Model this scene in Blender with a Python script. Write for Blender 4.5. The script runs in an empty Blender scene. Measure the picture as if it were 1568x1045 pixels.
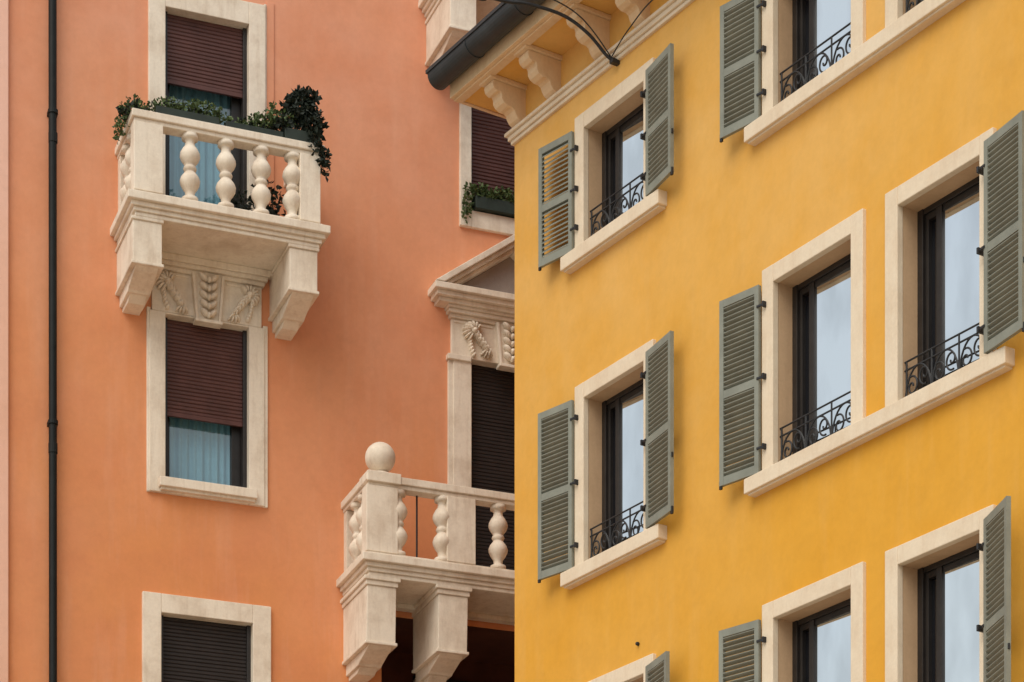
import bpy, math, random
from mathutils import Vector
random.seed(7)
EYE=1.6
scene=bpy.context.scene

# ------------------------------------------------------------------ materials
def new_mat(name):
    m=bpy.data.materials.new(name); m.use_nodes=True
    nt=m.node_tree; b=nt.nodes["Principled BSDF"]
    return m,nt,b
def coords(nt,scale=(1,1,1)):
    tc=nt.nodes.new("ShaderNodeTexCoord"); mp=nt.nodes.new("ShaderNodeMapping")
    mp.inputs["Scale"].default_value=scale
    nt.links.new(tc.outputs["Object"],mp.inputs["Vector"]); return mp.outputs[0]
def noise(nt,vec,scale,detail=5,rough=.55):
    n=nt.nodes.new("ShaderNodeTexNoise"); n.inputs["Scale"].default_value=scale
    n.inputs["Detail"].default_value=detail; n.inputs["Roughness"].default_value=rough
    nt.links.new(vec,n.inputs["Vector"]); return n.outputs["Fac"]
def ramp(nt,fac,stops):
    r=nt.nodes.new("ShaderNodeValToRGB"); el=r.color_ramp.elements
    while len(el)<len(stops): el.new(.5)
    for i,(p,c) in enumerate(stops):
        el[i].position=p; el[i].color=(c[0],c[1],c[2],1)
    nt.links.new(fac,r.inputs[0]); return r.outputs[0]
def mix(nt,a,b,fac,mode='MIX'):
    m=nt.nodes.new("ShaderNodeMix"); m.data_type='RGBA'; m.blend_type=mode
    for sock,val in ((m.inputs[6],a),(m.inputs[7],b)):
        if isinstance(val,tuple): sock.default_value=(val[0],val[1],val[2],1)
        else: nt.links.new(val,sock)
    if isinstance(fac,(int,float)): m.inputs[0].default_value=fac
    else: nt.links.new(fac,m.inputs[0])
    return m.outputs[2]
def bump(nt,b,fac,strength,dist=.01):
    n=nt.nodes.new("ShaderNodeBump"); n.inputs["Strength"].default_value=strength
    n.inputs["Distance"].default_value=dist
    nt.links.new(fac,n.inputs["Height"]); nt.links.new(n.outputs[0],b.inputs["Normal"])

def plaster(name,low,high,blotch,streak,zlo,zhi,amt=.5,st=.8):
    m,nt,b=new_mat(name)
    v=coords(nt)
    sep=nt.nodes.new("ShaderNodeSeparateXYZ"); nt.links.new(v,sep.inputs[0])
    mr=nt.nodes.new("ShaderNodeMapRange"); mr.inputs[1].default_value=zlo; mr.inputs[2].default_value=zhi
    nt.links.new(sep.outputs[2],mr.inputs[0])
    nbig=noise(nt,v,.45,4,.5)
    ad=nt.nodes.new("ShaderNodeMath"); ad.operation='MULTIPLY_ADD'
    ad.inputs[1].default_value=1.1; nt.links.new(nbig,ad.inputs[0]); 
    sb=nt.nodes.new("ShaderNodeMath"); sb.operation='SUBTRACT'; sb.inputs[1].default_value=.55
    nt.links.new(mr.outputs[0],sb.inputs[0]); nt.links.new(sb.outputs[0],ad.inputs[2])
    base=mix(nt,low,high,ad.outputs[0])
    f2=ramp(nt,noise(nt,v,1.3,7,.58),[(.42,(0,0,0)),(.72,(amt,amt,amt))])
    c=mix(nt,base,blotch,f2)
    vs=coords(nt,(3.2,3.2,.35))
    f3=ramp(nt,noise(nt,vs,1.3,6,.65),[(.5,(0,0,0)),(.8,(amt*st,)*3)])
    c=mix(nt,c,streak,f3)
    f5=ramp(nt,noise(nt,v,3.4,8,.65),[(.33,(.955,.95,.94)),(.55,(1,1,1)),(.75,(1.02,1.02,1.03))])
    c=mix(nt,c,f5,1.0,'MULTIPLY')
    f4=ramp(nt,noise(nt,v,14,6,.7),[(.3,(.965,.965,.965)),(.7,(1.025,1.025,1.025))])
    c=mix(nt,c,f4,1.0,'MULTIPLY')
    nt.links.new(c,b.inputs["Base Color"]); b.inputs["Roughness"].default_value=.92
    b.inputs["Specular IOR Level"].default_value=.2
    bump(nt,b,noise(nt,v,38,5,.7),.14,.006)
    return m
def stone(name,col,dirt,amt=.6,sc=2.5):
    m,nt,b=new_mat(name); v=coords(nt)
    f=ramp(nt,noise(nt,v,sc,8,.65),[(.45,(0,0,0)),(.78,(amt,amt,amt))])
    c=mix(nt,col,dirt,f)
    vs=coords(nt,(7,7,.8))
    f3=ramp(nt,noise(nt,vs,1.5,6,.7),[(.50,(0,0,0)),(.82,(amt*.8,)*3)])
    c=mix(nt,c,dirt,f3)
    f4=ramp(nt,noise(nt,v,30,4,.7),[(.3,(.94,.94,.94)),(.7,(1.03,1.03,1.03))])
    c=mix(nt,c,f4,1.0,'MULTIPLY')
    nt.links.new(c,b.inputs["Base Color"]); b.inputs["Roughness"].default_value=.85
    b.inputs["Specular IOR Level"].default_value=.25
    bump(nt,b,noise(nt,v,45,5,.7),.3,.005)
    return m
def paint(name,col,rough=.5,var=.25,sc=6,spec=.4):
    m,nt,b=new_mat(name); v=coords(nt)
    d=tuple(x*(1-var) for x in col); h=tuple(min(1,x*(1+var)) for x in col)
    c=ramp(nt,noise(nt,v,sc,6,.65),[(.3,d),(.7,h)])
    nt.links.new(c,b.inputs["Base Color"]); b.inputs["Roughness"].default_value=rough
    b.inputs["Specular IOR Level"].default_value=spec
    bump(nt,b,noise(nt,v,60,3,.6),.12,.003)
    return m
def glass_reflect(name,tint,dark,fac,vary=False):
    m=bpy.data.materials.new(name); m.use_nodes=True; nt=m.node_tree
    for n in list(nt.nodes): nt.nodes.remove(n)
    out=nt.nodes.new("ShaderNodeOutputMaterial"); mx=nt.nodes.new("ShaderNodeMixShader")
    g=nt.nodes.new("ShaderNodeBsdfGlossy"); g.inputs["Color"].default_value=(*tint,1); g.inputs["Roughness"].default_value=.015
    d=nt.nodes.new("ShaderNodeBsdfDiffuse"); d.inputs["Color"].default_value=(*dark,1)
    bp=nt.nodes.new("ShaderNodeBump"); bp.inputs["Strength"].default_value=.06; bp.inputs["Distance"].default_value=.02
    v=coords(nt); nt.links.new(noise(nt,v,2.0,1,.4),bp.inputs["Height"]); nt.links.new(bp.outputs[0],g.inputs["Normal"])
    mx.inputs[0].default_value=fac
    if vary:
        r=ramp(nt,noise(nt,coords(nt,(1,1,.45)),2.3,3,.5),[(.35,(fac-.16,)*3),(.62,(fac,)*3)])
        nt.links.new(r,mx.inputs[0])
    nt.links.new(d.outputs[0],mx.inputs[1]); nt.links.new(g.outputs[0],mx.inputs[2]); nt.links.new(mx.outputs[0],out.inputs[0])
    return m
def glass_clear(name):
    m=bpy.data.materials.new(name); m.use_nodes=True; nt=m.node_tree
    for n in list(nt.nodes): nt.nodes.remove(n)
    out=nt.nodes.new("ShaderNodeOutputMaterial"); mx=nt.nodes.new("ShaderNodeMixShader")
    g=nt.nodes.new("ShaderNodeBsdfGlossy"); g.inputs["Roughness"].default_value=.02
    t=nt.nodes.new("ShaderNodeBsdfTransparent"); t.inputs["Color"].default_value=(.80,.92,.95,1)
    mx.inputs[0].default_value=.17
    nt.links.new(t.outputs[0],mx.inputs[1]); nt.links.new(g.outputs[0],mx.inputs[2]); nt.links.new(mx.outputs[0],out.inputs[0])
    return m

M_OR=plaster("orange_plaster",(.73,.29,.115),(.75,.345,.215),(.68,.25,.12),(.79,.41,.27),11,19,.5)  # pinker top, deeper orange below: bounced light and haze put into the colour
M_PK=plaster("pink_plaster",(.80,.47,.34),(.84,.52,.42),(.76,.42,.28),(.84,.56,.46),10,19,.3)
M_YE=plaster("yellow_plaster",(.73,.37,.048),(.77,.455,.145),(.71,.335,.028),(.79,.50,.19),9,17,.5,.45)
M_ST=stone("cream_stone",(.84,.745,.62),(.48,.35,.24),.65)
M_ST2=stone("window_stone",(.79,.67,.51),(.60,.44,.29),.5)
M_JAMB=stone("jamb_shaded_tone",(.60,.41,.25),(.45,.29,.17),.5)  # reveal colour darkened, shade inside the openings painted in
M_EAVE=stone("eave_stone",(.78,.58,.37),(.58,.35,.17),.5)
M_BLIND=paint("blind_slats",(.095,.036,.030),.55,.25,3)
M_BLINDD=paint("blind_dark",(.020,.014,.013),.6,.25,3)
M_DARK=paint("dark_joinery",(.024,.020,.018),.4,.3)
M_ROOM=paint("dark_room",(.012,.010,.010),.9,.2)
M_SHADE=paint("recess_shade_tone",(.09,.03,.018),.9,.3,2)  # dark brown carrying the under-balcony shade in its colour
M_SHUT=paint("shutter_paint",(.235,.245,.205),.6,.15,4)
M_IRON=paint("wrought_iron",(.02,.02,.022),.5,.3,20)
M_PIPE=paint("pipe_metal",(.010,.012,.012),.55,.3,5,.2)
M_GUT=paint("gutter_metal",(.03,.036,.04),.45,.3,3)
M_CURT=paint("curtain_cloth",(.27,.45,.53),.85,.1,2)
M_GL=glass_reflect("window_glass",(.95,.99,1.0),(.02,.02,.022),.95,True)
M_GD=glass_reflect("dark_window_glass",(.8,.85,.9),(.008,.008,.01),.10)
M_GC=glass_clear("clear_glass")
M_L1=paint("leaf_green",(.075,.115,.035),.6,.5,9)
M_L2=paint("leaf_dark",(.012,.020,.012),.6,.5,9)
M_PLANTER=paint("planter_plastic",(.02,.03,.022),.6,.3)
M_TILE=paint("roof_tile",(.28,.11,.06),.8,.4,3)
M_GREY=stone("tympanum_stone",(.36,.31,.28),(.22,.18,.16),.4)

# ------------------------------------------------------------------ geometry helpers
class Frame:
    def __init__(s,o,e,n): s.o=Vector((o[0],o[1],0)); s.e=Vector((e[0],e[1],0)).normalized(); s.n=Vector((n[0],n[1],0)).normalized()
    def P(s,a,d,h): return s.o+s.e*a+s.n*d+Vector((0,0,h+EYE))
    def sub(s,a,d,ang,flip=1):
        e=s.e*flip*math.cos(ang)+s.n*math.sin(ang); n=s.n*math.cos(ang)-s.e*flip*math.sin(ang)
        o=s.o+s.e*a+s.n*d
        return Frame(o,e,n)
def empty(name):
    o=bpy.data.objects.new(name,None); scene.collection.objects.link(o); return o
class Part:
    def __init__(s,name,mat,parent=None,bevel=0,smooth=False):
        s.name=name;s.mat=mat;s.parent=parent;s.bevel=bevel;s.smooth=smooth;s.v=[];s.f=[]
    def add(s,vs,fs):
        b=len(s.v); s.v+=[tuple(v) for v in vs]; s.f+=[tuple(i+b for i in f) for f in fs]
    def box(s,fr,s0,s1,d0,d1,h0,h1):
        c=[fr.P(a,d,h) for a in(s0,s1) for d in(d0,d1) for h in(h0,h1)]
        s.add(c,[(0,1,3,2),(4,6,7,5),(0,4,5,1),(2,3,7,6),(0,2,6,4),(1,5,7,3)])
    def prism_s(s,fr,prof,s0,s1):
        n=len(prof); c=[fr.P(s0,d,h) for d,h in prof]+[fr.P(s1,d,h) for d,h in prof]
        s.add(c,[tuple(range(n)),tuple(range(2*n-1,n-1,-1))]+[(i,(i+1)%n,(i+1)%n+n,i+n) for i in range(n)])
    def prism_d(s,fr,prof,d0,d1):
        n=len(prof); c=[fr.P(a,d0,h) for a,h in prof]+[fr.P(a,d1,h) for a,h in prof]
        s.add(c,[tuple(range(n)),tuple(range(2*n-1,n-1,-1))]+[(i,(i+1)%n,(i+1)%n+n,i+n) for i in range(n)])
    def lathe(s,fr,a,d,h0,prof,seg=18):
        vs=[];fs=[]
        for z,r in prof:
            for k in range(seg):
                t=2*math.pi*k/seg; vs.append(fr.P(a+r*math.cos(t),d+r*math.sin(t),h0+z))
        for i in range(len(prof)-1):
            for k in range(seg):
                fs.append((i*seg+k,i*seg+(k+1)%seg,(i+1)*seg+(k+1)%seg,(i+1)*seg+k))
        fs.append(tuple(range(seg))); fs.append(tuple(range((len(prof)-1)*seg,len(prof)*seg)))
        s.add(vs,fs)
    def ell(s,fr,a,d,h,ra,rd,rh,rot=0,seg=12,rings=7):
        vs=[];fs=[]
        for i in range(rings+1):
            ph=math.pi*i/rings
            for k in range(seg):
                t=2*math.pi*k/seg
                x=ra*math.sin(ph)*math.cos(t); y=rd*math.sin(ph)*math.sin(t); z=rh*math.cos(ph)
                vs.append(fr.P(a+x*math.cos(rot)-z*math.sin(rot),d+y,h+x*math.sin(rot)+z*math.cos(rot)))
        for i in range(rings):
            for k in range(seg):
                fs.append((i*seg+k,i*seg+(k+1)%seg,(i+1)*seg+(k+1)%seg,(i+1)*seg+k))
        s.add(vs,fs)
    def done(s):
        if not s.v: return
        me=bpy.data.meshes.new(s.name); me.from_pydata(s.v,[],s.f); me.update()
        import bmesh
        bm=bmesh.new(); bm.from_mesh(me)
        if s.smooth: bmesh.ops.remove_doubles(bm,verts=bm.verts,dist=1e-5)
        bmesh.ops.recalc_face_normals(bm,faces=bm.faces); bm.to_mesh(me); bm.free()
        me.materials.append(s.mat)
        o=bpy.data.objects.new(s.name,me); scene.collection.objects.link(o)
        if s.parent: o.parent=s.parent
        if s.bevel:
            m=o.modifiers.new("bevel",'BEVEL'); m.width=s.bevel; m.segments=2; m.limit_method='ANGLE'; m.angle_limit=math.radians(40)
        if s.smooth:
            for p in me.polygons: p.use_smooth=True
        return o
def tubes(name,mat,parent,paths,r):
    cu=bpy.data.curves.new(name,'CURVE'); cu.dimensions='3D'; cu.bevel_depth=r; cu.bevel_resolution=2
    for pts in paths:
        sp=cu.splines.new('POLY'); sp.points.add(len(pts)-1)
        for i,p in enumerate(pts): sp.points[i].co=(p[0],p[1],p[2],1)
    cu.materials.append(mat); o=bpy.data.objects.new(name,cu); scene.collection.objects.link(o)
    if parent: o.parent=parent
    return o
def wall(fr,part,s0,s1,h0,h1,holes,d=0):
    S=sorted(set([s0,s1]+[x for h in holes for x in h[:2]])); H=sorted(set([h0,h1]+[x for h in holes for x in h[2:]]))
    idx={}
    vs=[]
    for i,a in enumerate(S):
        for j,b in enumerate(H): idx[i,j]=len(vs); vs.append(fr.P(a,d,b))
    fs=[]
    for i in range(len(S)-1):
        for j in range(len(H)-1):
            cs=(S[i]+S[i+1])/2; ch=(H[j]+H[j+1])/2
            if any(q[0]<cs<q[1] and q[2]<ch<q[3] for q in holes): continue
            fs.append((idx[i,j],idx[i+1,j],idx[i+1,j+1],idx[i,j+1]))
    part.add(vs,fs)

# ------------------------------------------------------------------ wall frames
OR=Frame((-3.82,30.0),(.9316,.3636),(.3636,-.9316))
YE=Frame((.0305,28.0),(.5447,-.8386),(-.8386,-.5447))
GROUND=-EYE

# ================================================================== ORANGE HOUSE
oh=empty("orange_house")
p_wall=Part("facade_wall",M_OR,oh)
p_fr=Part("window_surrounds",M_ST,oh,.008)
p_bl=Part("roller_blinds",M_BLIND,oh)
p_bd=Part("roller_blinds_dark",M_BLINDD,oh)
p_dk=Part("window_joinery",M_DARK,oh,.004)
p_rm=Part("room_interiors",M_ROOM,oh)
p_gc=Part("window_panes",M_GC,oh)
p_cu=Part("curtains",M_CURT,oh,0,True)
holes=[]
def blind(part,s0,s1,d,hb,ht,pitch=.048):
    n=int((ht-hb)/pitch)
    for i in range(n):
        h=ht-pitch*(i+1); j=random.uniform(-.0015,.0015)
        part.prism_s(OR,[(d-.02,h+.002),(d+.002,h+.002),(d+.010+j,h+.012),(d+.010+j,h+pitch-.010),(d+.001,h+pitch-.001),(d-.02,h+pitch-.001)],s0,s1)
    part.box(OR,s0,s1,d-.02,d+.016,ht-pitch*n-.05,ht-pitch*n+.001)
def curtain(s0,s1,d,h0,h1):
    n=60; vs=[];fs=[]
    ph=random.random()*6
    for i in range(n+1):
        a=s0+(s1-s0)*i/n
        w=.022*math.sin(i*.95+ph)+.014*math.sin(i*.41+1)
        vs+=[OR.P(a,d+w,h0),OR.P(a,d+w*.8,h1)]
    for i in range(n): fs.append((2*i,2*i+2,2*i+3,2*i+1))
    p_cu.add(vs,fs)
def or_window(s0,s1,h0,h1,fl,ft,fb,hb=None,dark=False,rec=.22,curt=True,split=True):
    holes.append((s0-.05,s1+.05,h0-.05,h1+.05))
    p_fr.box(OR,s0-fl,s0,-rec,.055,h0-fb,h1+ft)
    p_fr.box(OR,s1,s1+fl,-rec,.055,h0-fb,h1+ft)
    p_fr.box(OR,s0,s1,-rec,.052,h1,h1+ft)
    if fb>0.01: p_fr.box(OR,s0,s1,-rec-.1,.052,h0-fb,h0)
    p_dk.box(OR,s0,s0+.05,-.20,-.055,h0,h1); p_dk.box(OR,s1-.05,s1,-.20,-.055,h0,h1)
    hbb=h0 if hb is None else hb
    blind(p_bd if dark else p_bl,s0+.03,s1-.03,-.10,hbb,h1-.001)
    p_rm.box(OR,s0-.3,s1+.3,-1.0,-.9,h0-.3,h1+.3)
    p_rm.box(OR,s0-.12,s0-.06,-.9,-.2,h0-.1,h1+.1); p_rm.box(OR,s1+.06,s1+.12,-.9,-.2,h0-.1,h1+.1)
    if hb is not None:
        f=.06
        p_dk.box(OR,s0+.05,s0+.05+f,-.30,-.20,h0,h1); p_dk.box(OR,s1-.05-f-.05,s1-.05,-.30,-.20,h0,h1)
        p_dk.box(OR,s0+.05+f,s1-.1-f,-.30,-.20,h0,h0+.07)
        p_gc.add([OR.P(s0+.05,-.25,h0),OR.P(s1-.05,-.25,h0),OR.P(s1-.05,-.25,h1),OR.P(s0+.05,-.25,h1)],[(0,1,2,3)])
        if curt: curtain(s0+.06,s1-.14,-.33,h0,h1)
# left column
or_window(-.531,.537,11.37,13.44,.20,.02,.15,12.24)
or_window(-.531,.537,14.42,17.25,.21,.28,0,16.42)
or_window(-.582,.588,7.3,9.73,.235,.235,.2,None,True)
# mid window mouldings
p_fr.box(OR,-.62,.62,.03,.15,11.27,11.385)
p_fr.box(OR,-.60,.60,.03,.11,11.235,11.272)
p_fr.box(OR,-.76,-.715,-.01,.035,11.215,13.5); p_fr.box(OR,.721,.785,-.01,.035,11.215,13.5)
p_fr.box(OR,.735,.77,-.01,.03,14.5,17.56)
p_o2=Part("wall_band",M_OR,oh,.006); p_o2.box(OR,.775,.87,-.01,.02,14.5,17.6)
p_o2.done()
def frieze(c,hw,h0,h1):
    p_fr.box(OR,c-hw,c+hw,-.01,.048,h0+.003,h1)
    p_fr.box(OR,c-hw-.03,c+hw+.03,-.01,.085,h1,h1+.05)
    p_fr.box(OR,c-hw-.06,c+hw+.06,-.01,.13,h1+.05,h1+.10)
    p_fr.box(OR,c-hw-.08,c+hw+.08,-.01,.16,h1+.10,h1+.135)
    p_fr.box(OR,c-hw+.03,c-.24,.04,.062,h1-.05,h1-.02); p_fr.box(OR,c+.24,c+hw-.03,.04,.062,h1-.05,h1-.02)
    p_fr.prism_d(OR,[(c-.16,h0-.06),(c+.16,h0-.06),(c+.21,h1+.02),(c-.21,h1+.02)],.0,.09)
    p_fr.prism_d(OR,[(c-.16,h0-.06),(c-.125,h0-.06),(c-.172,h1+.02),(c-.21,h1+.02)],.08,.125)
    p_fr.prism_d(OR,[(c+.125,h0-.06),(c+.16,h0-.06),(c+.21,h1+.02),(c+.172,h1+.02)],.08,.125)
    p_fr.prism_d(OR,[(c-.175,h0-.085),(c+.175,h0-.085),(c+.175,h0-.045),(c-.175,h0-.045)],.0,.145)
frieze(0,.70,13.46,13.97)
p_rel=Part("carved_relief",M_ST,oh,0,True)
def relief(c,h0,h1):
    H=h1-h0
    for row in range(5):
        hh=h0+.03+row*(H-.05)/4
        w=.050+.02*row/4
        for sg in(-1,1):
            p_rel.ell(OR,c+sg*w,.115,hh,.070,.065,.034,sg*.75,12,7)
        p_rel.ell(OR,c,.14,hh-.035,.026,.06,.038,0,10,6)
    for sg in (-1,1):
        tx=c+sg*.52; ty=h1-.15; bx=c+sg*.33; by=h0+.08
        for i in range(6):
            t=i/5; x=tx+(bx-tx)*t; y=ty+(by-ty)*t
            r=.056-.022*t
            for q in (-1,1):
                p_rel.ell(OR,x+q*.042*(1-t*.4),.075,y+q*sg*.034*(1-t*.4),r*1.3,.10,r*.6,sg*(1.0+q*.45),10,7)
        for k in range(9):
            a=math.pi/2-sg*(.2+.42*k)+sg*.9
            p_rel.ell(OR,tx+.092*math.cos(a),.07,ty+.084*math.sin(a),.060,.10,.021,a,12,7)
        p_rel.ell(OR,tx,.12,ty,.040,.08,.040,0,12,7)
        for k in range(4):
            a=-math.pi/2-sg*(.7-.5*k)
            p_rel.ell(OR,bx+.065*math.cos(a),.065,by+.045*math.sin(a),.052,.08,.018,a,10,7)
        for k in range(6):
            t=k/5
            p_rel.ell(OR,tx+sg*(.04-.05*t*t),.06,ty-.09-.20*t,.026,.07,.032,sg*.4,10,6)
relief(0,13.47,13.96)

# right column
CR=4.05
or_window(3.516,4.58,15.45,17.25,.155,.25,.22,15.55,False,curt=False)
or_window(3.516,4.58,10.45,13.51,.25,.03,0,None,True)
p_fr.box(OR,3.20,3.27,-.01,.04,10.45,13.46)
p_fr.box(OR,3.18,3.50,-.01,.085,13.46,13.53)
p_fr.box(OR,4.60,4.92,-.01,.085,13.46,13.53)
frieze(CR,.81,13.53,14.0)
relief(CR,13.56,14.0)
# added dark recess, stands in for deep wall shade under the lower balcony
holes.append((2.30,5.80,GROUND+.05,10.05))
recess=Part("shade_recess",M_SHADE,oh)
recess.box(OR,2.1,6.0,-1.5,-1.4,GROUND,10.3); recess.box(OR,2.2,2.30,-1.4,-.002,GROUND,10.15); recess.box(OR,5.8,5.9,-1.4,-.002,GROUND,10.15); recess.box(OR,2.30,5.8,-1.4,-.002,10.05,10.15)
recess.done()
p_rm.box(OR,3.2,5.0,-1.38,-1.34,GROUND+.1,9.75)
p_fr.box(OR,3.2,3.42,-1.38,-1.28,GROUND+.1,9.7); p_fr.box(OR,4.68,4.9,-1.38,-1.28,GROUND+.1,9.7); 
def pediment(c):
    hw=1.12
    p_fr.box(OR,c-hw+.09,c+hw-.09,-.01,.20,14.135,14.19)
    p_fr.box(OR,c-hw+.04,c+hw-.04,-.01,.26,14.19,14.25)
    p_fr.box(OR,c-hw,c+hw,-.01,.31,14.25,14.33)
    sl=.80/hw
    for (d,o0,o1) in ((.31,-.0,-.09),(.26,-.09,-.15),(.20,-.15,-.20)):
        for sg in(-1,1):
            top=[(c-sg*(hw+ (o0)/sl),14.335),(c,14.335+.80+o0),(c,14.335+.80+o1),(c-sg*(hw+o1/sl),14.335)]
            p_fr.prism_d(OR,top,-.01,d+(.002 if sg>0 else 0))
pediment(CR)
p_tym=Part("pediment_tympanum",M_GREY,oh)
p_tym.prism_d(OR,[(CR-.83,14.335),(CR+.83,14.335),(CR,14.93)],-.005,.05)
p_tym.done()
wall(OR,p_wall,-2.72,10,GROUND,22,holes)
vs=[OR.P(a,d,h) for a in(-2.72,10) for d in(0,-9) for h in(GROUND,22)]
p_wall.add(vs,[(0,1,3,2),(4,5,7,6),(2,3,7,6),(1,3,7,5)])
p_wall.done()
pq=Part("corner_pilaster",M_PK,oh,.01); pq.box(OR,-2.75,-2.462,-.20,.06,GROUND,21.99); pq.done()
pr=Part("roof",M_TILE,oh); pr.prism_s(OR,[(.7,21.95),(.7,22.1),(-4.5,24.2),(-9.7,22.1),(-9.7,21.95)],-3.2,10.5); pr.done()
for p in (p_fr,p_rel,p_bl,p_bd,p_dk,p_rm,p_gc,p_cu): p.done()

# drainpipe
dp=empty("drainpipe")
tubes("pipe",M_PIPE,dp,[[OR.P(-1.925,.09,GROUND+.05),OR.P(-1.94,.09,21.8)]],.05)
q=Part("pipe_clamps",M_PIPE,dp,.003)
for h in (15.62,11.84,8.1,4.2):
    q.lathe(OR,-1.932,.09,h,[(0,.062),(.05,.062)],16); q.box(OR,-1.99,-1.87,-.01,.06,h,h+.05)
    q.lathe(OR,-1.932,.09,h-.35,[(0,.056),(.12,.056)],16)
q.done()

# ================================================================== BALCONIES
BAL=[(0,.10),(.055,.10),(.06,.066),(.09,.056),(.13,.062),(.17,.092),(.22,.118),(.265,.124),(.31,.108),(.355,.074),(.375,.06),
     (.385,.072),(.41,.082),(.435,.072),(.445,.06),(.465,.074),(.51,.108),(.555,.124),(.60,.118),(.65,.092),(.69,.062),(.73,.056),(.76,.066),(.765,.10),(.82,.10)]
def balcony(s0,s1,dep,H,brk,fb,posts,bals,sidebals,cap,balls=(),halfs=()):
    root=empty("stone_balcony")
    p=Part("slab_and_brackets",M_ST,root,.009); b=Part("balusters",M_ST,root,0,True)
    for (o,a,z) in ((0,0,.095),(.05,.095,.15),(.085,.15,.20),(.11,.20,.25)):
        p.box(OR,s0+o,s1-o,-.01,dep-o,H-z,H-a)
    p.box(OR,s0+.45,s1-.45,.02,.16,H-.31,H-.25)
    f=dep-.13
    for (a,c) in brk:
        if cap:
            p.box(OR,a-.045,c+.045,-.01,f+.045,H-.30,H-.25)
            p.box(OR,a-.02,c+.02,-.01,f+.02,H-.36,H-.30)
            p.prism_s(OR,[(-.01,H-.36),(f,H-.36),(f-.03,H+fb),(-.01,H+fb)],a,c)
            fz=f-.03
        else:
            p.box(OR,a-.02,c+.02,-.01,f+.02,H-.29,H-.25)
            p.box(OR,a,c,-.01,f,H+fb,H-.29); fz=f
        p.box(OR,a-.02,c+.02,-.01,fz+.02,H+fb-.04,H+fb)
        z=H+fb-.04
        p.prism_s(OR,[(-.01,z),(fz-.02,z),(fz-.10,z-.035),(fz-.42,z-.12),(fz-.46,z-.14),(-.01,z-.14)],a+.035,c-.035)
        p.prism_s(OR,[(-.01,z-.14),(fz-.50,z-.14),(fz-.62,z-.20),(-.01,z-.20)],a+.07,c-.07)
    R0=H+.86; R1=H+1.0; fd=dep-.05
    p.box(OR,s0+.06,s1-.06,fd-.24,fd,R0+.05,R1); p.box(OR,s0+.09,s1-.09,fd-.21,fd-.03,R0,R0+.05)
    for (x0,x1,y0,y1) in ((s0+.06,s0+.30,s0+.09,s0+.27),(s1-.30,s1-.06,s1-.27,s1-.09)):
        p.box(OR,x0,x1,-.01,fd-.24,R0+.048,R1-.002); p.box(OR,y0,y1,-.01,fd-.21,R0+.002,R0+.048)
    p.box(OR,s0+.08,s1-.08,fd-.22,fd-.02,H,H+.04)
    for (x0,x1) in ((s0+.08,s0+.28),(s1-.28,s1-.08)): p.box(OR,x0,x1,0,fd-.22,H,H+.038)
    for (a,c) in posts: p.box(OR,a,c,fd-.24+.03,fd-.012,H+.04,R0)
    for x0,x1 in ((s0+.10,s0+.26),(s1-.26,s1-.10)): p.box(OR,x0,x1,-.01,.12,H+.038,R0)
    for a in bals: b.lathe(OR,a,fd-.12,H+.04,BAL)
    for d in sidebals:
        b.lathe(OR,s0+.18,d,H+.038,BAL); b.lathe(OR,s1-.18,d,H+.038,BAL)
    for a in balls:
        p.box(OR,a-.22,a+.22,fd-.33,fd+.015,R1-.10,R1+.03)
        b.lathe(OR,a,fd-.16,R1+.03,[(0,.12),(.03,.12),(.045,.07),(.09,.06),(.10,.08)])
        b.ell(OR,a,fd-.16,R1+.26,.19,.19,.19,0,28,16)
    p.done(); b.done(); return root
balcony(-1.215,1.30,1.05,14.40,[(-1.13,-.775),(.815,1.17)],-.78,[(-1.13,-.775),(.93,1.19)],[-.424,.021,.463,.86],[.33,.60],False)
balcony(4.05-1.25,4.05+1.25,1.05,18.05,[(2.91,3.26),(4.84,5.19)],-.78,[(2.92,3.27),(4.84,5.18)],[3.63,4.05,4.48],[.33,.60],False)
lb=balcony(1.695,6.405,1.12,10.43,[(1.79,2.17),(2.73,3.12),(4.98,5.37),(5.93,6.31)],-1.04,[(1.76,2.17),(2.82,3.2),(4.9,5.28),(5.92,6.34)],[2.20,2.79,3.54,4.05,4.56,5.31,5.89],[.36,.66],True,balls=(1.985,6.115))
tubes("iron_rod",M_IRON,lb,[[OR.P(2.47,.9,10.45),OR.P(2.47,.9,11.3)]],.012)

# ================================================================== PLANTS
def leaves(part,fr,c,r,n,L,up=.3,asp=.32):
    for _ in range(n):
        while True:
            x,y,z=[random.uniform(-1,1) for _ in range(3)]
            if x*x+y*y+z*z<1: break
        p=fr.P(c[0]+x*r[0],c[1]+y*r[1],c[2]+z*r[2])
        d=Vector((random.gauss(0,1)+x*.6,random.gauss(0,1),random.gauss(0,1)+up)).normalized()
        w=d.cross(Vector((random.gauss(0,1),random.gauss(0,1),random.gauss(0,1)))).normalized()
        l=L*random.uniform(.6,1.35); u=w.cross(d)*l*.12
        part.add([p,p+d*l*.5+w*l*asp+u,p+d*l,p+d*l*.5-w*l*asp+u],[(0,1,2),(0,2,3)])
bp=empty("balcony_plants")
pb=Part("planter_boxes",M_PLANTER,bp,.006)
pb.box(OR,-.86,-.08,.80,.97,15.38,15.50); pb.box(OR,.0,.72,.80,.97,15.38,15.48); pb.box(OR,.74,1.12,.74,.98,15.402,15.54)
pb.done()
g=Part("green_foliage",M_L1,bp); k=Part("dark_foliage",M_L2,bp)
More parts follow.
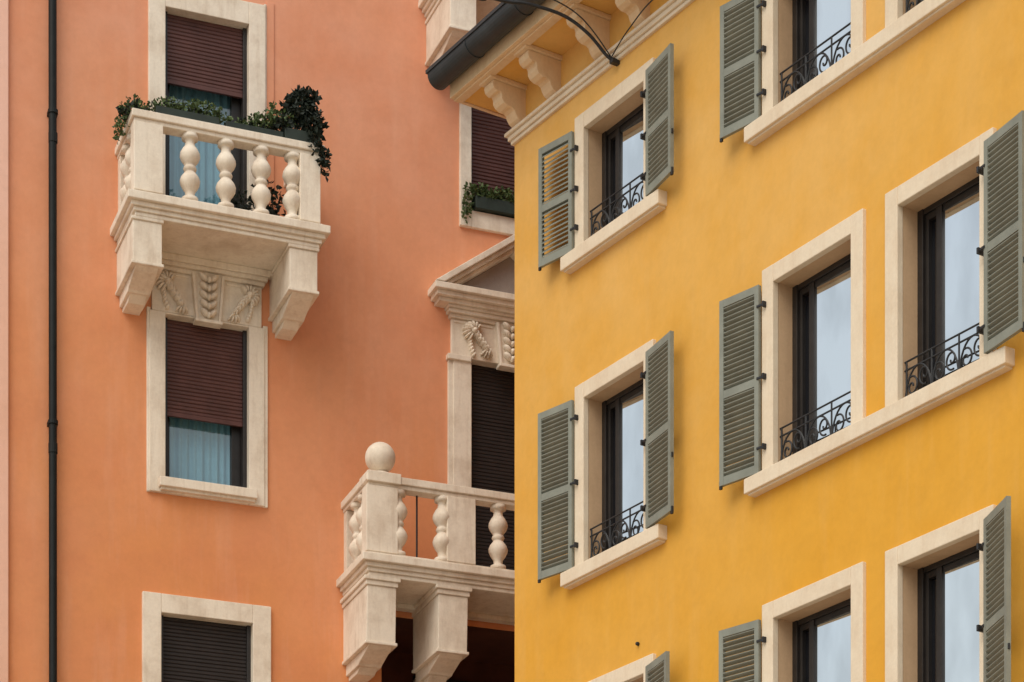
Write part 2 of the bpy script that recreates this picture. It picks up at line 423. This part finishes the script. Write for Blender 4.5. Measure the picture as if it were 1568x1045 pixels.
for c,r,n in (((-1.10,.80,15.48),(.16,.22,.10),280),((-1.20,.62,15.38),(.08,.2,.14),140),((-.86,.86,15.52),(.10,.10,.06),90),
              ((-.62,.88,15.56),(.26,.12,.09),330),((-.25,.88,15.60),(.22,.12,.10),300),((-.05,.9,15.54),(.12,.1,.07),110),
              ((.50,.85,15.61),(.17,.13,.12),280),((.62,.88,15.72),(.07,.1,.13),110),((.78,.88,15.66),(.12,.13,.12),160),((.36,.88,15.53),(.2,.1,.07),120),((.15,.88,15.50),(.15,.1,.04),60),((-1.24,.55,15.25),(.04,.1,.07),35)):
    leaves(g,OR,c,r,n,.048)
for c,r,n in (((.93,.90,15.83),(.19,.16,.17),620),((1.10,.92,15.66),(.14,.16,.20),420),((1.02,.92,15.98),(.17,.10,.08),200),((.74,.88,15.60),(.14,.12,.10),160),
              ((1.12,1.0,15.42),(.08,.08,.14),110),((1.22,1.0,15.24),(.06,.08,.12),100),((1.25,1.0,15.08),(.04,.05,.07),30),((-1.12,.8,15.44),(.15,.2,.07),120),((-.5,.86,15.54),(.4,.08,.04),120),((.45,.86,15.55),(.3,.08,.04),90)):
    leaves(k,OR,c,r,n,.07,.4)
for c,r,n in (((.62,.55,14.75),(.22,.2,.3),240),((.25,.6,14.65),(.15,.15,.2),110)):
    leaves(k,OR,c,r,n,.075,.4)
g.done(); k.done()
tubes("stems",M_L2,bp,[[OR.P(.95+random.uniform(-.1,.15),.88,15.5),OR.P(.9+random.uniform(-.1,.3),.92,16.0+random.uniform(-.1,.12))] for _ in range(12)],.006)
pt=Part("floor_pots",M_PLANTER,bp,0,True); pt.lathe(OR,.62,.55,14.401,[(0,.10),(.2,.14),(.24,.15)]); pt.lathe(OR,.25,.6,14.401,[(0,.08),(.15,.11),(.18,.12)]); pt.done()
wb=empty("window_box_plants")
pb=Part("planter_box",M_PLANTER,wb,.006); pb.box(OR,3.55,4.5,-.04,.12,15.46,15.62); pb.done()
g=Part("foliage",M_L1,wb)
for i in range(9): leaves(g,OR,(3.50+.12*i,.06,15.68+.03*math.sin(i*2)),(.10,.10,.09),130,.055)
leaves(g,OR,(3.44,.10,15.50),(.06,.06,.16),110,.05)
leaves(g,OR,(3.42,.10,15.36),(.04,.05,.10),40,.045)
g.done()

# ================================================================== YELLOW HOUSE
yh=empty("yellow_house")
y_wall=Part("facade_wall",M_YE,yh); y_fr=Part("window_surrounds",M_ST2,yh,.008); y_jb=Part("window_reveals",M_JAMB,yh)
y_dk=Part("window_joinery",M_DARK,yh,.004); y_gl=Part("window_panes",M_GL,yh); y_gd=Part("inner_panes",M_GD,yh); y_rm=Part("room_backing",M_ROOM,yh)
y_sh=Part("louvred_shutters",M_SHUT,yh); y_hg=Part("shutter_hinges",M_IRON,yh,.003)
yh_holes=[]; rails=[]
REC=.27; FW=.175
def shutter(s,h0,h1,w,ang,side,d=.07,flip=1):
    fr=YE.sub(s,d,ang,side)
    T=.042; st=.055
    hh=(h0+h1)/2-.03
    y_sh.box(fr,0,st,-T/2,T/2,h0,h1); y_sh.box(fr,w-st,w,-T/2,T/2,h0,h1)
    for a,b in ((h0,h0+.085),(hh-.035,hh+.045),(h1-.075,h1)): y_sh.box(fr,st,w-st,-T/2+.002,T/2-.002,a,b)
    for (a,b) in ((h0+.085,hh-.035),(hh+.045,h1-.075)):
        n=int((b-a)/.050); pt=(b-a)/n
        for i in range(n):
            z=a+pt*(i+.5)
            jit=random.uniform(-.002,.002)
            x=.019*flip
            y_sh.prism_s(fr,[(-x-.001,z-.017+jit),(-x,z-.009+jit),(x+.001,z+.015+jit),(x,z+.007+jit)] if flip>0 else
                 [(-.021,z+.019+jit),(-.019,z+.026+jit),(.021,z-.018+jit),(.019,z-.025+jit)],st-.004,w-st+.004)
    for z in (h0+.24,h1-.22,(h0+h1)/2):
        y_hg.box(fr,-.05,.02,T/2,T/2+.012,z-.012,z+.012)
        y_hg.box(YE,s-side*.075-.012,s-side*.075+.012,.03,d+.03,z-.028,z+.028)
    y_hg.box(fr,w-.02,w+.012,-.012,.012,h0-.03,h0+.05); y_hg.box(fr,w-.02,w+.012,-.01,.01,h0+ (h1-h0)*.3,h0+(h1-h0)*.3+.05)
def railing(s0,s1,h0):
    d=-.055; t=h0+.42; t2=h0+.34; b=h0+.05
    P=YE.P
    rails.append([P(s0-.01,d,t),P(s1+.01,d,t)]); rails.append([P(s0-.01,d,t2),P(s1+.01,d,t2)]); rails.append([P(s0-.01,d,b),P(s1+.01,d,b)])
    n=3; w=(s1-s0)/n
    for i in range(n+1):
        a=s0+w*i
        rails.append([P(min(max(a,s0+.02),s1-.02),d,b),P(min(max(a,s0+.02),s1-.02),d,t)])
    for i in range(n):
        c=s0+w*(i+.5); hm=(t2+b)/2
        for sg in(-1,1):
            pts=[]
            for k in range(34):
                th=k/33*math.pi*2.6; r=.014+.075*k/33
                pts.append(P(c+sg*.085-sg*r*math.cos(th)*.95,d,hm+sg*.03-sg*r*math.sin(th)*1.1))
            rails.append(pts)
        rails.append([P(c+w*.48*math.cos(x),d,b+(t2-b)*math.sin(x)) for x in [math.pi*j/16 for j in range(17)]])
def y_window(s0,s1,h0,h1,tilt=.02):
    yh_holes.append((s0-.06,s1+.06,h0-.06,h1+.06))
    y_fr.box(YE,s0-FW,s0,-.03,.045,h0,h1+FW); y_fr.box(YE,s1,s1+FW,-.03,.045,h0,h1+FW)
    y_fr.box(YE,s0,s1,-.03,.043,h1,h1+FW)
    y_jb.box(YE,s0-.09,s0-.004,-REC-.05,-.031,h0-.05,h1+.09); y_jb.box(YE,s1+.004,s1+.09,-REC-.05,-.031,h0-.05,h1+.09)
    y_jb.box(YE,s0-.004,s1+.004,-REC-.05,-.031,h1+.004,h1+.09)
    d0,d1=-REC-.05,-REC+.05; g=s0+.31
    y_dk.box(YE,s0-.004,s0+.07,d0,d1+.01,h0,h1+.004); y_dk.box(YE,s1-.06,s1+.004,d0,d1,h0,h1+.004)
    y_dk.box(YE,s0+.07,s1-.06,d0,d1,h1-.05,h1+.004); y_dk.box(YE,s0+.07,s1-.06,d0,d1,h0,h0+.05)
    z0,z1=h0+.05,h1-.05
    y_dk.box(YE,s0+.073,s0+.115,d0,d1-.02,z0,z1); y_dk.box(YE,g-.075,g,d0,d1-.005,z0,z1)
    y_dk.box(YE,s0+.115,g-.075,d0,d1-.02,z0,z0+.08); y_dk.box(YE,s0+.115,g-.075,d0,d1-.02,z1-.06,z1)
    y_dk.box(YE,g,s1-.06,d0,d1-.02,z0,z0+.09); y_dk.box(YE,g,s1-.06,d0,d1-.02,z1-.06,z1)
    y_gd.add([YE.P(s0+.08,-REC-.015,h0),YE.P(g-.04,-REC-.015,h0),YE.P(g-.04,-REC-.015,h1),YE.P(s0+.08,-REC-.015,h1)],[(0,1,2,3)])
    k=random.uniform(-.003,.003)
    y_gl.add([YE.P(g-.04,-REC+.022,h0),YE.P(s1,-REC+.022-tilt+k,h0),YE.P(s1,-REC+.022-tilt,h1),YE.P(g-.04,-REC+.022-k,h1)],[(0,1,2,3)])
    y_rm.box(YE,s0-.1,s1+.1,-REC-.15,-REC-.08,h0-.1,h1+.1)
    railing(s0,s1,h0)
def y_sill(a,b,h0):
    y_fr.box(YE,a,b,-REC-.05,.12,h0-.155,h0-.003); y_fr.box(YE,a+.03,b-.03,-.01,.09,h0-.175,h0-.15)
rowsY=[(12.82,14.15),(9.27,11.14),(5.9,7.78),(2.4,4.3)]
RA=math.radians
angs={0:(RA(10),RA(9)),1:(RA(11),RA(9)),2:(RA(12),RA(14)),3:(RA(10),RA(10))}
for i,(h0,h1) in enumerate(rowsY):
    y_window(1.47,2.60,h0,h1,.055); y_sill(1.12,2.97,h0)
    y_window(4.79,5.96,h0,h1,.03); y_window(6.62,7.70,h0,h1,.02); y_sill(4.42,8.10,h0)
    y_window(9.6,10.75,h0,h1); y_sill(9.25,11.1,h0)
    aL,aR=angs[i]
    sh0,sh1=h0+.015,h1+.03
    shutter(1.29,sh0,sh1,.54,aL,-1,.06,-1 if i==0 else 1); shutter(2.735,sh0,sh1,.57,aR,1,.09)
    shutter(4.605,sh0,sh1,.52,aL,-1,.06)
    shutter(7.85,sh0,sh1,.57,(RA(24) if i==2 else aR),1,.11)
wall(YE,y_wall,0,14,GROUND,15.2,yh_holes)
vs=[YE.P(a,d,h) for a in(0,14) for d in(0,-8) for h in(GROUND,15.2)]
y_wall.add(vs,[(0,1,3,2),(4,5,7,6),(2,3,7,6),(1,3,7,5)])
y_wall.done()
for p in (y_fr,y_jb,y_dk,y_gl,y_gd,y_rm,y_sh,y_hg): p.done()
tubes("window_railings",M_IRON,yh,rails,.0095)
# cornice, eave, consoles, gutter
c=Part("cornice",M_ST2,yh,.008)
for d,a,b in ((.035,14.61,14.655),(.06,14.655,14.71),(.09,14.71,14.75)):
    c.box(YE,-d,14,-.5,d,a,b)
c.done()
c=Part("eave_consoles",M_EAVE,yh,.008)
prof=[(-.01,15.14),(.44,15.14),(.455,15.10),(.44,15.05),(.39,15.02),(.345,15.03),(.33,15.0),(.33,14.955),(.30,14.915),(.245,14.89),(.19,14.89),(.155,14.87),(.14,14.83),(.11,14.79),(.06,14.76),(-.01,14.76)]
for s in (.14,.87,1.82,2.57,3.3,4.05,4.8,5.55,6.3,7.05,7.8,8.6,9.4):
    c.prism_s(YE,prof,s-.095,s+.095); c.box(YE,s-.125,s+.125,-.01,.50,15.14,15.188)
c.done()
c=Part("eave_soffit",M_YE,yh,.006)
c.box(YE,-.43,14.3,-1.2,.50,15.19,15.30)
c.done()
c=Part("eave_fascia",M_EAVE,yh,.006)
c.box(YE,-.43,14.3,.44,.546,15.165,15.31)
c.box(YE,-.47,14.3,.545,.60,15.185,15.40); c.box(YE,-.475,-.432,-1.2,.545,15.175,15.40)
c.done()
g=Part("gutter",M_GUT,yh,0,False)
n=14; cen=(.745,15.40); r=.14
outer=[(cen[0]+r*math.cos(math.pi+math.pi*i/n),cen[1]+r*math.sin(math.pi+math.pi*i/n)) for i in range(n+1)]
g.prism_s(YE,outer+[(cen[0]+r,cen[1]+.03),(cen[0]-r,cen[1]+.03)],-.50,14.3)
g.prism_s(YE,[(.59,15.41),(.90,15.41),(.90,15.45),(.59,15.47)],-.52,14.3)
for s in (.3,1.3,2.3,3.3): g.prism_s(YE,[(cen[0]+(r+.008)*math.cos(math.pi+math.pi*i/n),cen[1]+(r+.008)*math.sin(math.pi+math.pi*i/n)) for i in range(n+1)],s,s+.03)
g.done()
rf=Part("roof",M_TILE,yh); rf.prism_s(YE,[(.80,15.47),(.80,15.53),(-4,17.6),(-8.8,15.53),(-8.8,15.47)],-.5,14.4); rf.done()
q=Part("wall_hooks",M_IRON,yh); q.ell(YE,2.46,.015,8.14,.018,.03,.022); q.ell(YE,2.25,.015,7.93,.013,.02,.02); q.done()

# ================================================================== CABLES
def smooth_path(pts,n=10):
    out=[]
    for i in range(len(pts)-1):
        p0=pts[max(i-1,0)];p1=pts[i];p2=pts[i+1];p3=pts[min(i+2,len(pts)-1)]
        for j in range(n):
            t=j/n
            out.append(.5*((2*p1)+(-p0+p2)*t+(2*p0-5*p1+4*p2-p3)*t*t+(-p0+3*p1-3*p2+p3)*t**3))
    out.append(pts[-1]); return out
cb=empty("overhead_cable")
tubes("heavy_cable",M_IRON,cb,[smooth_path([YE.P(*q) for q in ((2.08,.07,14.60),(2.05,.15,14.66),(2.0,.35,14.85),(1.92,.62,15.0),(1.82,1.0,15.05),(1.75,1.4,15.02),(1.6,2.4,15.1),(1.4,9,15.9))])],.018)
tubes("thin_cables",M_IRON,cb,[smooth_path([YE.P(*q) for q in ((2.08,.08,14.62),(2.0,.5,15.02),(1.9,1.2,15.16),(1.7,2.4,15.3),(1.4,9,16.4))]),
    smooth_path([YE.P(*q) for q in ((2.08,.10,14.62),(2.5,.16,14.72),(3.1,.2,14.78),(3.9,.12,14.62),(3.95,.02,14.60))])],.007)
q=Part("anchor_hook",M_IRON,cb,.003); q.box(YE,2.05,2.11,-.01,.10,14.57,14.62); q.done()

# ================================================================== GROUND
g=Part("ground",stone("paving_stone",(.45,.39,.31),(.30,.25,.2),.5,.8),None)
g.add([(-300,-300,0),(300,-300,0),(300,300,0),(-300,300,0)],[(0,1,2,3)]); g.done()

# ================================================================== LIGHT
el=math.radians(50); L=Vector((-.50,-.85,0)).normalized()
sd=Vector((L.x*math.cos(el),L.y*math.cos(el),math.sin(el)))
su=bpy.data.lights.new("sun",'SUN'); su.energy=1.65; su.angle=math.radians(48); su.color=(1,.94,.84)
so=bpy.data.objects.new("sun",su); scene.collection.objects.link(so); so.location=sd*60
so.rotation_euler=sd.to_track_quat('Z','Y').to_euler()
w=bpy.data.worlds.new("World"); scene.world=w; w.use_nodes=True; nt=w.node_tree
sky=nt.nodes.new("ShaderNodeTexSky"); sky.sky_type='NISHITA'; sky.sun_disc=False
sky.sun_elevation=el; sky.sun_rotation=math.atan2(L.x,L.y)
sky.dust_density=5; sky.air_density=1.0; sky.ozone_density=1.0
bg=nt.nodes["Background"]; bg.inputs["Strength"].default_value=.15
tc=nt.nodes.new("ShaderNodeTexCoord")
cl=nt.nodes.new("ShaderNodeTexNoise"); cl.inputs["Scale"].default_value=2.2; cl.inputs["Detail"].default_value=5
nt.links.new(tc.outputs["Generated"],cl.inputs["Vector"])
cr=nt.nodes.new("ShaderNodeValToRGB"); cr.color_ramp.elements[0].position=.3; cr.color_ramp.elements[0].color=(.4,.4,.4,1)
cr.color_ramp.elements[1].position=.7; cr.color_ramp.elements[1].color=(.85,.85,.85,1)
nt.links.new(cl.outputs["Fac"],cr.inputs[0])
mx=nt.nodes.new("ShaderNodeMix"); mx.data_type='RGBA'; nt.links.new(cr.outputs[0],mx.inputs[0])
nt.links.new(sky.outputs[0],mx.inputs[6]); mx.inputs[7].default_value=(5.2,5.5,5.4,1)
nt.links.new(mx.outputs[2],bg.inputs[0])

# ================================================================== CAMERA
cam=bpy.data.cameras.new("camera"); co=bpy.data.objects.new("camera",cam); scene.collection.objects.link(co)
co.location=(0,0,EYE); co.rotation_euler=(math.radians(90),0,0)
cam.sensor_width=36; cam.lens=84.38; cam.shift_y=1.0316; cam.clip_end=1000
scene.camera=co
scene.view_settings.view_transform='Standard'; scene.view_settings.look='None'; scene.view_settings.exposure=0
